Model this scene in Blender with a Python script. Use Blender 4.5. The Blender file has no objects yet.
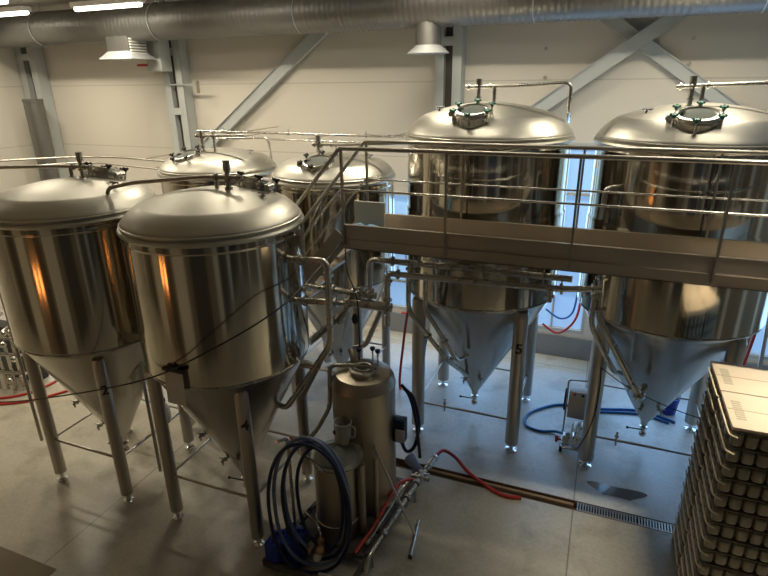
import bpy, bmesh, math, random
from mathutils import Vector, Matrix
random.seed(7)
PI = math.pi
C = bpy.context.scene.collection

# ------------------------------------------------------------------ materials
def new_mat(name):
    m = bpy.data.materials.new(name); m.use_nodes = True
    nt = m.node_tree; b = nt.nodes['Principled BSDF']
    return m, nt, b

def plain(name, col, rough=.5, metal=0., **kw):
    m, nt, b = new_mat(name)
    b.inputs['Base Color'].default_value = (*col, 1)
    b.inputs['Roughness'].default_value = rough
    b.inputs['Metallic'].default_value = metal
    for k, v in kw.items():
        b.inputs[k.replace('_', ' ')].default_value = v
    tc = nt.nodes.new('ShaderNodeTexCoord'); n = nt.nodes.new('ShaderNodeTexNoise')
    n.inputs['Scale'].default_value = 14; nt.links.new(tc.outputs['Object'], n.inputs['Vector'])
    mp = nt.nodes.new('ShaderNodeMapRange'); mp.inputs['To Min'].default_value = max(rough - .06, 0.02); mp.inputs['To Max'].default_value = min(rough + .06, 1)
    nt.links.new(n.outputs['Fac'], mp.inputs['Value']); nt.links.new(mp.outputs['Result'], b.inputs['Roughness'])
    return m

def steel(name, col, rough, bump=.0, zs=.25, xs=9., rvar=.08, aniso=0.):
    """sheet stainless: long vertical waviness in the surface and mottled gloss"""
    m, nt, b = new_mat(name); L = nt.links
    b.inputs['Metallic'].default_value = 1
    tc = nt.nodes.new('ShaderNodeTexCoord'); mp = nt.nodes.new('ShaderNodeMapping')
    mp.inputs['Scale'].default_value = (xs, xs, zs); L.new(tc.outputs['Object'], mp.inputs['Vector'])
    n = nt.nodes.new('ShaderNodeTexNoise'); n.inputs['Scale'].default_value = 1; n.inputs['Detail'].default_value = 3
    L.new(mp.outputs['Vector'], n.inputs['Vector'])
    n2 = nt.nodes.new('ShaderNodeTexNoise'); n2.inputs['Scale'].default_value = 3.5; n2.inputs['Detail'].default_value = 4
    L.new(tc.outputs['Object'], n2.inputs['Vector'])
    r = nt.nodes.new('ShaderNodeMapRange'); r.inputs['To Min'].default_value = rough - rvar; r.inputs['To Max'].default_value = rough + rvar
    L.new(n2.outputs['Fac'], r.inputs['Value']); L.new(r.outputs['Result'], b.inputs['Roughness'])
    cr = nt.nodes.new('ShaderNodeMix'); cr.data_type = 'RGBA'
    cr.inputs['A'].default_value = (*[c * .88 for c in col], 1); cr.inputs['B'].default_value = (*[min(c * 1.08, 1) for c in col], 1)
    L.new(n.outputs['Fac'], cr.inputs['Factor']); L.new(cr.outputs['Result'], b.inputs['Base Color'])
    if aniso:
        tg = nt.nodes.new('ShaderNodeTangent'); tg.direction_type = 'RADIAL'; tg.axis = 'Z'
        L.new(tg.outputs[0], b.inputs['Tangent']); b.inputs['Anisotropic'].default_value = aniso; b.inputs['Anisotropic Rotation'].default_value = .25
    if bump:
        bp = nt.nodes.new('ShaderNodeBump'); bp.inputs['Strength'].default_value = bump; bp.inputs['Distance'].default_value = .02
        L.new(n.outputs['Fac'], bp.inputs['Height']); L.new(bp.outputs['Normal'], b.inputs['Normal'])
    return m

M = {}
M['shell'] = steel('brushed_shell_steel', (.56, .52, .44), .12, .04, .01, 14., .015, .45)
M['dome'] = steel('satin_dome_steel', (.55, .53, .47), .42, .05, 2., 2., .05)
M['cone'] = steel('cone_steel', (.56, .53, .48), .22, .10, 1.2, 2.5, .06)
M['leg'] = steel('leg_steel', (.50, .465, .41), .36, .05, .5, 8., .06)
M['pipe'] = steel('pipe_steel', (.58, .56, .51), .27, .0, 1, 4, .05)
M['dull'] = steel('dull_pipe_steel', (.46, .43, .38), .36, .0, 1, 4, .05)
M['fascia'] = steel('walkway_steel', (.56, .50, .42), .42, .06, 1.5, 1.2, .08)
M['small'] = steel('vessel_steel', (.44, .39, .31), .40, .06, .3, 6, .05)
M['chrome'] = plain('chrome', (.85, .86, .88), .12, 1)
M['galv'] = plain('galvanised_steel', (.50, .515, .52), .5, .55)
M['greysteel'] = plain('grey_painted_steel', (.50, .53, .52), .5)
M['darkgap'] = plain('gap_shade_and_dark_steel', (.10, .09, .078), .8)
M['black'] = plain('black_rubber', (.012, .012, .013), .45)
M['green'] = plain('green_plastic', (.0, .14, .09), .35)
M['blackknob'] = plain('black_plastic', (.015, .014, .013), .3)
M['navy'] = plain('navy_plastic', (.01, .012, .09), .35)
M['bluehose'] = plain('dark_blue_hose', (.008, .016, .055), .32)
M['palehose'] = plain('grey_blue_hose', (.13, .17, .28), .3)
M['midblue'] = plain('blue_hose', (.01, .13, .38), .4)
M['bluebox'] = plain('blue_plastic', (.005, .035, .33), .4)
M['red'] = plain('red_hose', (.50, .035, .02), .4)
M['cream'] = plain('lit_edge_cream', (.72, .62, .42), .5)  # tray lip only, with the overhead light painted into its colour
M['tray'] = plain('taupe_plastic', (.28, .24, .17), .4)
M['traycore'] = plain('tray_core', (.17, .14, .10), .7)  # darkened tray plastic, painting shade into the gaps between cells
M['card'] = plain('cardboard', (.64, .53, .40), .75)
M['cardtape'] = plain('carton_seam', (.30, .22, .15), .7)
M['print'] = plain('printed_patch', (.40, .36, .26), .7)
M['white'] = plain('white_plastic', (.62, .60, .54), .45)
M['bluecloth'] = plain('blue_cloth', (.22, .42, .62), .8)
M['offwhite'] = plain('off_white_enamel', (.75, .74, .70), .5)
M['motor'] = plain('dark_motor_blue', (.012, .03, .06), .4)
M['brass'] = plain('brass', (.55, .36, .18), .3, 1)
M['yellow'] = plain('yellow_plastic', (.6, .5, .02), .5)
M['rust'] = plain('brown_channel', (.16, .09, .045), .7)
M['glassy'] = plain('sight_glass', (.8, .85, .82), .05, 0, Transmission_Weight=.9, IOR=1.45)
M['jug'] = plain('translucent_plastic', (.75, .75, .70), .3, 0, Transmission_Weight=.55, IOR=1.3)
M['mat'] = plain('brown_mat', (.24, .20, .14), .8)
M['wood'] = plain('pallet_wood', (.30, .21, .12), .8)

def emis(name, col, s):
    m, nt, b = new_mat(name)
    b.inputs['Base Color'].default_value = (*col, 1)
    b.inputs['Emission Color'].default_value = (*col, 1); b.inputs['Emission Strength'].default_value = s
    return m
M['tube'] = emis('lamp_tube', (1, .92, .76), 5)
M['daylight'] = emis('daylit_pane', (.36, .62, 1.0), .35)
M['orange'] = emis('orange_heater_element', (1, .36, .09), 9)

def duct_mat():
    m, nt, b = new_mat('spiral_duct_steel'); L = nt.links
    b.inputs['Metallic'].default_value = .85; b.inputs['Base Color'].default_value = (.22, .215, .20, 1); b.inputs['Roughness'].default_value = .48
    tc = nt.nodes.new('ShaderNodeTexCoord'); w = nt.nodes.new('ShaderNodeTexNoise'); w.inputs['Scale'].default_value = 9
    L.new(tc.outputs['Object'], w.inputs['Vector'])
    bp = nt.nodes.new('ShaderNodeBump'); bp.inputs['Strength'].default_value = .25; L.new(w.outputs['Fac'], bp.inputs['Height']); L.new(bp.outputs['Normal'], b.inputs['Normal'])
    return m
M['duct'] = duct_mat()

def wall_mat(name, col, axis='Z', zo=0., pitch=1.32):
    """sandwich panels with thin joints"""
    m, nt, b = new_mat(name); L = nt.links
    tc = nt.nodes.new('ShaderNodeTexCoord'); s = nt.nodes.new('ShaderNodeSeparateXYZ'); L.new(tc.outputs['Object'], s.inputs[0])
    def mth(op, a, v=None):
        n = nt.nodes.new('ShaderNodeMath'); n.operation = op
        if hasattr(a, 'links'): L.new(a, n.inputs[0])
        else: n.inputs[0].default_value = a
        if v is not None: n.inputs[1].default_value = v
        return n.outputs[0]
    f = mth('FRACT', mth('DIVIDE', mth('SUBTRACT', s.outputs['Z'], zo), pitch))
    line = mth('LESS_THAN', mth('ABSOLUTE', mth('SUBTRACT', f, .5)), .008)
    n = nt.nodes.new('ShaderNodeTexNoise'); n.inputs['Scale'].default_value = .6; n.inputs['Detail'].default_value = 3; L.new(tc.outputs['Object'], n.inputs['Vector'])
    mx = nt.nodes.new('ShaderNodeMix'); mx.data_type = 'RGBA'; mx.inputs['A'].default_value = (*[c * .95 for c in col], 1); mx.inputs['B'].default_value = (*[c * 1.04 for c in col], 1)
    L.new(n.outputs['Fac'], mx.inputs['Factor'])
    m2 = nt.nodes.new('ShaderNodeMix'); m2.data_type = 'RGBA'; L.new(line, m2.inputs['Factor']); L.new(mx.outputs['Result'], m2.inputs['A'])
    m2.inputs['B'].default_value = (*[c * .78 for c in col], 1)
    L.new(m2.outputs['Result'], b.inputs['Base Color']); b.inputs['Roughness'].default_value = .55
    return m
M['wall'] = wall_mat('cream_wall_panels', (.70, .655, .575), zo=4.945 - 1.32 * .5)
M['ceil'] = plain('ceiling_grey', (.55, .52, .46), .8)

def floor_mat():
    m, nt, b = new_mat('worn_concrete'); L = nt.links
    tc = nt.nodes.new('ShaderNodeTexCoord')
    def noise(sc, d=5, sx=1, sy=1):
        mp = nt.nodes.new('ShaderNodeMapping'); mp.inputs['Scale'].default_value = (sx, sy, 1); L.new(tc.outputs['Object'], mp.inputs['Vector'])
        n = nt.nodes.new('ShaderNodeTexNoise'); n.inputs['Scale'].default_value = sc; n.inputs['Detail'].default_value = d; L.new(mp.outputs['Vector'], n.inputs['Vector']); return n.outputs['Fac']
    def ramp(f, a, c0, bpos, c1):
        r = nt.nodes.new('ShaderNodeValToRGB'); r.color_ramp.elements[0].position = a; r.color_ramp.elements[0].color = (*c0, 1)
        r.color_ramp.elements[1].position = bpos; r.color_ramp.elements[1].color = (*c1, 1); L.new(f, r.inputs[0]); return r.outputs[0]
    def mult(a, bb, fac=1):
        x = nt.nodes.new('ShaderNodeMix'); x.data_type = 'RGBA'; x.blend_type = 'MULTIPLY'; x.inputs['Factor'].default_value = fac
        L.new(a, x.inputs['A']); L.new(bb, x.inputs['B']); return x.outputs['Result']
    base = ramp(noise(.7, 6), .3, (.50, .50, .48), .7, (.64, .64, .61))
    spots = ramp(noise(2.2, 8), .30, (.55, .52, .48), .48, (1, 1, 1))
    fine = ramp(noise(22, 4), .2, (.82, .82, .82), .6, (1, 1, 1))
    c = mult(mult(base, spots, .6), fine)
    s = nt.nodes.new('ShaderNodeSeparateXYZ'); L.new(tc.outputs['Object'], s.inputs[0])
    def joint(out, pos, w=.008):
        a = nt.nodes.new('ShaderNodeMath'); a.operation = 'SUBTRACT'; L.new(out, a.inputs[0]); a.inputs[1].default_value = pos
        d = nt.nodes.new('ShaderNodeMath'); d.operation = 'ABSOLUTE'; L.new(a.outputs[0], d.inputs[0])
        g = nt.nodes.new('ShaderNodeMath'); g.operation = 'GREATER_THAN'; L.new(d.outputs[0], g.inputs[0]); g.inputs[1].default_value = w
        q = nt.nodes.new('ShaderNodeMapRange'); q.inputs['To Min'].default_value = .5; L.new(g.outputs[0], q.inputs['Value']); return q.outputs[0]
    for o, p in ((s.outputs['X'], .12), (s.outputs['X'], -5.3), (s.outputs['Y'], 9.55)):
        c = mult(c, joint(o, p))
    def zone(out, pos, op, tint):
        g = nt.nodes.new('ShaderNodeMath'); g.operation = op; L.new(out, g.inputs[0]); g.inputs[1].default_value = pos
        z_ = nt.nodes.new('ShaderNodeMix'); z_.data_type = 'RGBA'; z_.inputs['A'].default_value = (1, 1, 1, 1); z_.inputs['B'].default_value = (*tint, 1); L.new(g.outputs[0], z_.inputs['Factor']); return z_.outputs['Result']
    c = mult(c, zone(s.outputs['Y'], 5.86, 'LESS_THAN', (.84, .77, .64)))  # beige front slab; floor beyond has a raised colour in place of window light
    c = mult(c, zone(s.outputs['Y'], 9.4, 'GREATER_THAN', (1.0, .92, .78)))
    L.new(c, b.inputs['Base Color'])
    rr = nt.nodes.new('ShaderNodeMapRange'); rr.inputs['To Min'].default_value = .16; rr.inputs['To Max'].default_value = .52
    L.new(noise(1.1, 5), rr.inputs['Value']); L.new(rr.outputs[0], b.inputs['Roughness'])
    bp = nt.nodes.new('ShaderNodeBump'); bp.inputs['Strength'].default_value = .06; L.new(noise(9, 5), bp.inputs['Height']); L.new(bp.outputs[0], b.inputs['Normal'])
    return m
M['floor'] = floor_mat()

# ------------------------------------------------------------------ mesh builder (world coordinates)
class MB:
    def __init__(s): s.bm = bmesh.new()
    def box(s, x0, x1, y0, y1, z0, z1, bev=0., mat=None):
        mt = Matrix.Translation(((x0+x1)/2, (y0+y1)/2, (z0+z1)/2)) @ Matrix.Diagonal((abs(x1-x0), abs(y1-y0), abs(z1-z0), 1))
        if mat is not None: mt = mat @ mt
        r = bmesh.ops.create_cube(s.bm, size=1, matrix=mt)
        if bev:
            es = list({e for v in r['verts'] for e in v.link_edges})
            bmesh.ops.bevel(s.bm, geom=es, offset=bev, segments=3, affect='EDGES', profile=.5)
        return s
    def beam(s, a, b, w, h, up=(0, 0, 1)):
        a, b = Vector(a), Vector(b); d = (b-a); l = d.length; z = d.normalized(); x = Vector(up).cross(z).normalized(); y = z.cross(x)
        m = Matrix((x, y, z)).transposed().to_4x4(); m.translation = (a+b)/2
        bmesh.ops.create_cube(s.bm, size=1, matrix=m @ Matrix.Diagonal((w, h, l, 1))); return s
    def lathe(s, prof, o=(0, 0, 0), n=48, mat=None):
        """prof: (radius, z) pairs bottom to top around axis through o"""
        m = Matrix.Translation(o) if mat is None else mat
        rings = []
        for r, z in prof:
            if r < 1e-5: rings.append([s.bm.verts.new(m @ Vector((0, 0, z)))])
            else: rings.append([s.bm.verts.new(m @ Vector((r*math.cos(2*PI*i/n), r*math.sin(2*PI*i/n), z))) for i in range(n)])
        for A, B in zip(rings, rings[1:]):
            for i in range(n):
                j = (i+1) % n
                if len(A) == 1 and len(B) == 1: continue
                if len(A) == 1: s.bm.faces.new((A[0], B[j], B[i]))
                elif len(B) == 1: s.bm.faces.new((A[i], A[j], B[0]))
                else: s.bm.faces.new((A[i], A[j], B[j], B[i]))
        return s
    def cyl(s, a, b, r, n=20, r2=None):
        a, b = Vector(a), Vector(b); d = b-a; q = d.to_track_quat('Z', 'Y').to_matrix().to_4x4(); q.translation = a
        r2 = r if r2 is None else r2; l = d.length
        return s.lathe([(0, 0), (r, 0), (r2, l), (0, l)], n=n, mat=q)
    def tube(s, pts, r, bend=.08, n=12, seg=6, closed=False):
        P = [Vector(p) for p in pts]; path = []
        if closed: path = P
        else:
            path.append(P[0])
            for i in range(1, len(P)-1):
                a, b, c = P[i-1], P[i], P[i+1]; d1 = (a-b); d2 = (c-b); k = min(bend, d1.length*.49, d2.length*.49)
                if k < 1e-4 or d1.normalized().dot(d2.normalized()) < -.9995: path.append(b); continue
                p, q = b+d1.normalized()*k, b+d2.normalized()*k
                for t in range(seg+1):
                    t /= seg; path.append(p*(1-t)**2 + b*2*t*(1-t) + q*t*t)
            path.append(P[-1])
        N = len(path); u = None; rings = []
        for i, p in enumerate(path):
            if closed: t = (path[(i+1) % N]-path[i-1]).normalized()
            else: t = (path[min(i+1, N-1)]-path[max(i-1, 0)]).normalized()
            if u is None:
                u = t.orthogonal().normalized()
            u = (u - t*u.dot(t)).normalized(); v = t.cross(u)
            rings.append([s.bm.verts.new(p + (u*math.cos(2*PI*k/n) + v*math.sin(2*PI*k/n))*r) for k in range(n)])
        prs = list(zip(rings, rings[1:])) + ([(rings[-1], rings[0])] if closed else [])
        for A, B in prs:
            for k in range(n): s.bm.faces.new((A[k], A[(k+1) % n], B[(k+1) % n], B[k]))
        if not closed:
            s.bm.faces.new(rings[0][::-1]); s.bm.faces.new(rings[-1])
        return s
    def torus(s, o, R, r, n=48, mat=None):
        m = Matrix.Translation(o) if mat is None else mat
        return s.tube([m @ Vector((R*math.cos(2*PI*i/n), R*math.sin(2*PI*i/n), 0)) for i in range(n)], r, n=8, closed=True)
    def ball(s, o, r, sc=(1, 1, 1)):
        bmesh.ops.create_uvsphere(s.bm, u_segments=16, v_segments=10, radius=r, matrix=Matrix.Translation(o) @ Matrix.Diagonal((*sc, 1))); return s

def wpos(o):
    v = Vector((0, 0, 0))
    while o is not None: v += o.location; o = o.parent
    return v

def part(name, mb, mat, parent=None, label=None, angle=35):
    me = bpy.data.meshes.new(name); off = wpos(parent)
    bmesh.ops.recalc_face_normals(mb.bm, faces=mb.bm.faces)
    bmesh.ops.translate(mb.bm, verts=mb.bm.verts, vec=-off)
    for f in mb.bm.faces: f.smooth = True
    mb.bm.to_mesh(me); mb.bm.free()
    me.set_sharp_from_angle(angle=math.radians(angle))
    me.materials.append(M[mat] if isinstance(mat, str) else mat)
    o = bpy.data.objects.new(name, me); C.objects.link(o)
    if parent is not None: o.parent = parent
    if label: o['label'] = label
    return o

def thing(name, label, cat, loc, group=None):
    o = bpy.data.objects.new(name, None); C.objects.link(o); o.location = loc
    o.empty_display_size = .1
    o['label'] = label; o['category'] = cat
    if group: o['group'] = group
    return o

def tag(o, label, cat, group=None, kind=None):
    o['label'] = label; o['category'] = cat
    if group: o['group'] = group
    if kind: o['kind'] = kind
    # move the origin of a single-mesh thing to its base centre
    me = o.data; xs = [v.co for v in me.vertices]
    c = Vector(((min(v.x for v in xs)+max(v.x for v in xs))/2, (min(v.y for v in xs)+max(v.y for v in xs))/2, min(v.z for v in xs)))
    me.transform(Matrix.Translation(-c)); o.location = c
    return o

def struct(name, mb, mat, label=None):
    o = part(name, mb, mat); o['kind'] = 'structure'
    if label: o['label'] = label
    return o

# ------------------------------------------------------------------ room
X0, X1, Y0, Y1, ZC = -12.95, 6.0, -1.0, 10.0, 6.5
# floor with a slot for the trench drain
DX0, DX1, DY0, DY1 = -2.35, 3.0, 5.86, 6.04
fb = MB()
fb.box(X0-.2, X1+.2, Y0-.2, DY0, -.2, 0); fb.box(X0-.2, X1+.2, DY1, Y1+.2, -.2, 0)
fb.box(X0-.2, DX0, DY0, DY1, -.2, 0); fb.box(DX1, X1+.2, DY0, DY1, -.2, 0)
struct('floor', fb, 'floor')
struct('ceiling', MB().box(X0-.2, X1+.2, Y0-.2, Y1+.2, ZC, ZC+.15), 'ceil')
W = [(-3.95, -1.55, .50, 2.95), (-1.2, -.02, .50, 3.96), (.55, 5.4, .50, 3.96)]  # last window stretched sideways, mostly hidden, for more daylight
wb = MB(); xs = X0-.2
for (a, b, z0, z1) in W:
    wb.box(xs, a, Y1, Y1+.15, 0, ZC); wb.box(a, b, Y1, Y1+.15, 0, z0); wb.box(a, b, Y1, Y1+.15, z1, ZC); xs = b
wb.box(xs, X1+.2, Y1, Y1+.15, 0, ZC)
struct('wall_back', wb, 'wall')
struct('wall_left', MB().box(X0-.15, X0, Y0, Y1, 0, ZC), 'wall')
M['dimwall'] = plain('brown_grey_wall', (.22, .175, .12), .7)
M['palestreak'] = plain('pale_streak_panel', (.60, .56, .46), .6)
M['darkstreak'] = plain('dark_streak_panel', (.07, .06, .045), .3)
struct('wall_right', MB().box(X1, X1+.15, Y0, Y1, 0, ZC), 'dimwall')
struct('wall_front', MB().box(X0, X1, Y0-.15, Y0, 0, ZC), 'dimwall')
xx_, kk_ = X0+.2, 0
rw = random.Random(11)  # unseen panels, added for the streaks they mirror in the tank shells
while xx_ < X1-1:
    wd = rw.choice((.8, 1.3, 1.9) if kk_ % 2 else (.5, .8, 1.4)); struct('streak_panel_%d' % (kk_+10), MB().box(xx_, xx_+wd, Y0, Y0+.06, 0, ZC-.3), ('palestreak', 'darkstreak')[kk_ % 2])
    xx_ += wd + rw.choice((.3, .6, 1.2)); kk_ += 1
for i in range(5):  # pale strips on the right wall, also added for mirrored streaks
    yy = -.6 + i*2.2
    struct('streak_panel_%d' % (i+80), MB().box(X1-.12, X1, yy, yy+.5, 0, ZC), 'palestreak')
# window frames, mullions and panes
for k, (a, b, z0, z1) in enumerate(W):
    f = MB()
    f.box(a, b, Y1+.0, Y1+.1, z0, z0+.06); f.box(a, b, Y1, Y1+.1, z1-.06, z1); f.box(a, a+.06, Y1, Y1+.1, z0+.06, z1-.06); f.box(b-.06, b, Y1, Y1+.1, z0+.06, z1-.06)
    for i in range(1, 4):
        z = z0 + (z1-z0)*i/4; f.box(a+.06, b-.06, Y1+.02, Y1+.08, z-.025, z+.025)
    nm = max(2, round((b-a)/.62))
    for i in range(1, nm):
        x = a + (b-a)*i/nm; f.box(x-.018, x+.018, Y1+.02, Y1+.085, z0+.06, z1-.06)
    w = part('window_%d' % (k+1), f, 'greysteel'); w['kind'] = 'structure'
    part('pane', MB().box(a+.04, b-.04, Y1+.088, Y1+.098, z0+.04, z1-.04), 'daylight', w)
# low grey plinth under the windows
M['plinth'] = plain('grey_plinth', (.26, .27, .28), .6)
struct('baseboard_back', MB().box(-3.95, 5.4, Y1-.05, Y1, 0, .42), 'plinth')

# ------------------------------------------------------------------ tanks
def dome_z(rho, h):
    P = [(0, 0), (.2, .03), (.42, .13), (.59, .25), (.75, .39), (.80, .445), (.86, .56), (.92, .71), (.96, .84), (.985, .93), (1, 1)]
    for (a, fa), (b, fb_) in zip(P, P[1:]):
        if rho <= b: return h*(1-(fa+(fb_-fa)*(rho-a)/(b-a)))
    return 0

def catmull(P, n=4):
    out = []
    for i in range(len(P)-1):
        p0, p1, p2, p3 = P[max(i-1, 0)], P[i], P[i+1], P[min(i+2, len(P)-1)]
        for k in range(n):
            t = k/n
            out.append(tuple(.5*((2*b)+(-a+c)*t+(2*a-5*b+4*c-d)*t*t+(-a+3*b-3*c+d)*t**3) for a, b, c, d in zip(p0, p1, p2, p3)))
    out.append(P[-1]); return out

def digit(ch, leg, o, r, face, size, z):
    """a painted figure wrapped on the leg tube; face = angle of the outward direction"""
    cu = bpy.data.curves.new('digit', 'FONT'); cu.body = ch; cu.size = size; cu.align_x = 'CENTER'; cu.align_y = 'CENTER'; cu.offset = .004; cu.extrude = 0
    t = bpy.data.objects.new('digit_tmp', cu); C.objects.link(t); bpy.context.view_layer.update()
    me = bpy.data.meshes.new_from_object(t.evaluated_get(bpy.context.evaluated_depsgraph_get()))
    C.objects.unlink(t); bpy.data.objects.remove(t)
    bm = bmesh.new(); bm.from_mesh(me); bpy.data.meshes.remove(me)
    bmesh.ops.triangulate(bm, faces=bm.faces); bmesh.ops.subdivide_edges(bm, edges=bm.edges, cuts=2)
    for v in bm.verts:
        a = face + v.co.x/r
        v.co = Vector((o[0]+(r+.0025)*math.cos(a), o[1]+(r+.0025)*math.sin(a), z+v.co.y))
    mb = MB(); mb.bm.free(); mb.bm = bm
    return part('painted_number', mb, 'black', leg, 'black number %s' % ch)

def tank(name, label, cx, cy, r, zs, zr, h, hl, lr, man, stem, num=None, knob='blackknob', ridge=None, apex=.40, group=None, brace=.6, lx=None, ly=None):
    t = thing(name, label, 'tank', (cx, cy, 0), group)
    lx = cx if lx is None else lx; ly = cy if ly is None else ly
    o = (cx, cy, 0)
    # shell
    pr = [(r*.965, zs-.03), (r, zs+.02)]
    for z in ([ridge] if ridge else []): pr += [(r, z-.03), (r-.012, z), (r-.012, z+.01)]
    rr = pr[-1][0]
    pr += [(rr, zr-.10), (rr+.006, zr-.09), (rr+.006, zr-.075), (rr, zr-.065), (rr, zr-.02)]
    q2 = [pr[0]]
    for (ra, a_), (rb, b_) in zip(pr, pr[1:]):
        L_ = b_-a_
        if L_ > .2: q2 += [(ra+(rb-ra)*f_, a_+L_*f_) for f_ in (.006, .02, .25, .5, .75, .98, .994)]
        q2.append((rb, b_))
    part('shell', MB().lathe(q2, o, 128), 'shell', t)
    part('seam_band', MB().torus((cx, cy, zs), r-.006, .012, 96), 'pipe', t)
    # lid: rim bead, stepped edge, dished top
    pd = [(r-.01, zr-.03), (r+.02, zr-.025), (r+.032, zr), (r+.02, zr+.022), (r-.004, zr+.026), (r-.004, zr+.036), (r+.008, zr+.044), (r+.008, zr+.058), (r-.006, zr+.066)]
    rd = r-.006
    D = catmull([(rd*q, zr+.075+dome_z(q, h-.075)) for q in (1, .985, .96, .92, .86, .80, .75, .59, .42, .2)], 4)
    pd += D[1:] + [(rd*.1, zr+h-.002), (0, zr+h)]
    part('dished_lid', MB().lathe(pd, o, 96), 'dome', t)
    # cone
    za = apex
    part('cone', MB().lathe([(.045, za-.02), (.05, za+.03)] + [(.05+(r*.93-.05)*f_, za+.03+(zs-.12-za)*f_) for f_ in (.01, .03, .3, .6, .9, .97, .99)] + [(r*.93, zs-.09), (r*.972, zs-.03), (r*.98, zs)], o, 96), 'cone', t)
    ov = MB(); ov.cyl((cx, cy, za-.17), (cx, cy, za-.01), .028); ov.lathe([(0, za-.07), (.055, za-.07), (.055, za-.05), (0, za-.05)], o, 24); ov.ball((cx, cy, za-.17), .05)
    outl = part('outlet_valve', ov, 'pipe', t)
    part('valve_handle', MB().cyl((cx-.02, cy-.02, za-.10), (cx-.20, cy-.06, za-.08), .009, 8).ball((cx-.21, cy-.062, za-.08), .02), 'blackknob', outl)
    # legs
    for sx in (-1, 1):
        for sy in (-1, 1):
            x, y = lx+sx*hl, ly+sy*hl
            zt = zs-.10 if lr < .08 else zs-.05
            leg = part('leg', MB().lathe([(0, .13), (lr, .13), (lr, .15), (lr, .3), (lr, zt-.2), (lr, zt-.07), (lr, zt-.05), (lr*.85, zt-.012), (0, zt)], (x, y, 0), 28), 'leg', t)
            part('foot', MB().lathe([(0, 0), (lr*.85, 0), (lr*.85, .018), (.03, .035), (.03, .13), (0, .13)], (x, y, 0), 24), 'chrome', leg)
            if num and (sx, sy) == (1, -1): digit(num, leg, (x, y), lr, math.atan2(-y, -x), .17 if lr < .08 else .2, 1.65)
    for a, b in (((-1, -1), (1, -1)), ((-1, 1), (1, 1)), ((-1, -1), (-1, 1)), ((1, -1), (1, 1))):
        part('brace_rod', MB().cyl((lx+a[0]*hl, ly+a[1]*hl, brace), (lx+b[0]*hl, ly+b[1]*hl, brace), .017, 10), 'dull', t)
    # sample valves on the cone
    for (ang, z) in ((-2.2, za+.75), (-1.15, za+.42), (-2.0, za+.35)):
        rad = .05+(r*.93-.05)*(z-za-.03)/(zs-.09-za-.03)
        d = Vector((math.cos(ang), math.sin(ang), -.35)).normalized(); p = Vector((cx+rad*math.cos(ang), cy+rad*math.sin(ang), z))
        v = MB().cyl(p-d*.02, p+d*.09, .014, 10); v.cyl(p+d*.02, p+d*.045, .03, 14); v.cyl(p+d*.07+Vector((0, 0, -.05)), p+d*.07+Vector((0, 0, .04)), .012, 10)
        v.beam(p+d*.07+Vector((-.05, 0, .045)), p+d*.07+Vector((.05, 0, .045)), .012, .008)
        part('sample_valve', v, 'pipe', t)
    for ang in ((.22,) if knob != 'green' else (-2.6,)):
        p = Vector((cx+.62*r*math.cos(ang), cy+.62*r*math.sin(ang), zr+.07+dome_z(.62, h-.075))); nz = MB().cyl(p-Vector((0, 0, .02)), p+Vector((0, 0, .04)), .018, 12).cyl(p+Vector((0, 0, .012)), p+Vector((0, 0, .022)), .032, 14)
        nz.cyl(p+Vector((-.05, 0, .045)), p+Vector((.06, 0, .045)), .014, 10)
        part('lid_nozzle', nz, 'chrome', t)
    # manway
    mx, my, mz, mr = man
    ax = Vector((mx-cx, my-cy, 0)).normalized()*(.30 if knob == 'green' else .30) + Vector((0, 0, 1)); ax.normalize()
    q = ax.to_track_quat('Z', 'Y').to_matrix().to_4x4(); q.translation = (mx, my, mz)
    man_o = part('manway', MB().lathe([(mr*.96, -.24), (mr*.96, -.045), (mr*1.07, -.04), (mr*1.09, -.02), (mr*1.07, .0), (mr*.9, 0), (mr*.86, -.02), (mr*.80, -.02)], n=40, mat=q), 'pipe', t)
    part('manway_lid', MB().lathe([(mr*.90, -.035), (mr*1.02, .002), (mr*1.0, .03), (mr*.88, .034), (mr*.84, .012), (0, .004)], n=40, mat=q), 'lidmetal', man_o)
    part('sight_glass', MB().lathe([(mr*.80, .010), (mr*.74, .022), (0, .03)], n=32, mat=q), 'glass_lid', man_o)
    for k in range(6):
        a = 2*PI*k/6+.52; c = Vector((math.cos(a), math.sin(a), 0))*mr*1.16
        part('clamp_arm', MB().cyl(q @ (c+Vector((0, 0, -.09))), q @ (c+Vector((0, 0, .03))), .012, 8).cyl(q @ (c*.93+Vector((0, 0, -.09))), q @ (c*1.05+Vector((0, 0, -.09))), .018, 8), 'pipe', man_o)
        kb = MB().lathe([(0, .022), (.018, .022), (.022, .04), (.03, .05), (.03, .062), (0, .066)], n=12, mat=q @ Matrix.Translation(c))
        for j in range(4):
            b = PI/2*j; kb.ball(q @ (c+Vector((.028*math.cos(b), .028*math.sin(b), .056))), .015)
        part('star_knob', kb, knob, man_o)
    hg = MB(); c = q @ Vector((-mr*1.25, 0, -.03)); hg.cyl(c+Vector((0, -.06, 0)), c+Vector((0, .06, 0)), .032, 12); hg.beam(c, q @ Vector((-mr*.6, 0, .045)), .09, .02)
    part('hinge', hg, 'pipe', man_o)
    # top fitting
    (sx, sy, z0, z1), pipe_pts, stub = stem
    sm = MB().cyl((sx, sy, z0), (sx, sy, z1-.06), .026, 16).cyl((sx, sy, z1-.11), (sx, sy, z1), .038, 16).cyl((sx, sy, z0+.06), (sx, sy, z0+.08), .042, 16).cyl((sx, sy, z0+.14), (sx, sy, z0+.155), .04, 16)
    part('vent_stem', sm, 'pipe', t)
    sb = MB().cyl((stub[0], stub[1], stub[2]), (stub[0], stub[1], stub[3]), .022, 14).cyl((stub[0], stub[1], stub[2]+.05), (stub[0], stub[1], stub[2]+.065), .038, 14)
    part('inlet_stub', sb, 'pipe', t)
    tb = MB().tube(pipe_pts, .022, .09)
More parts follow.
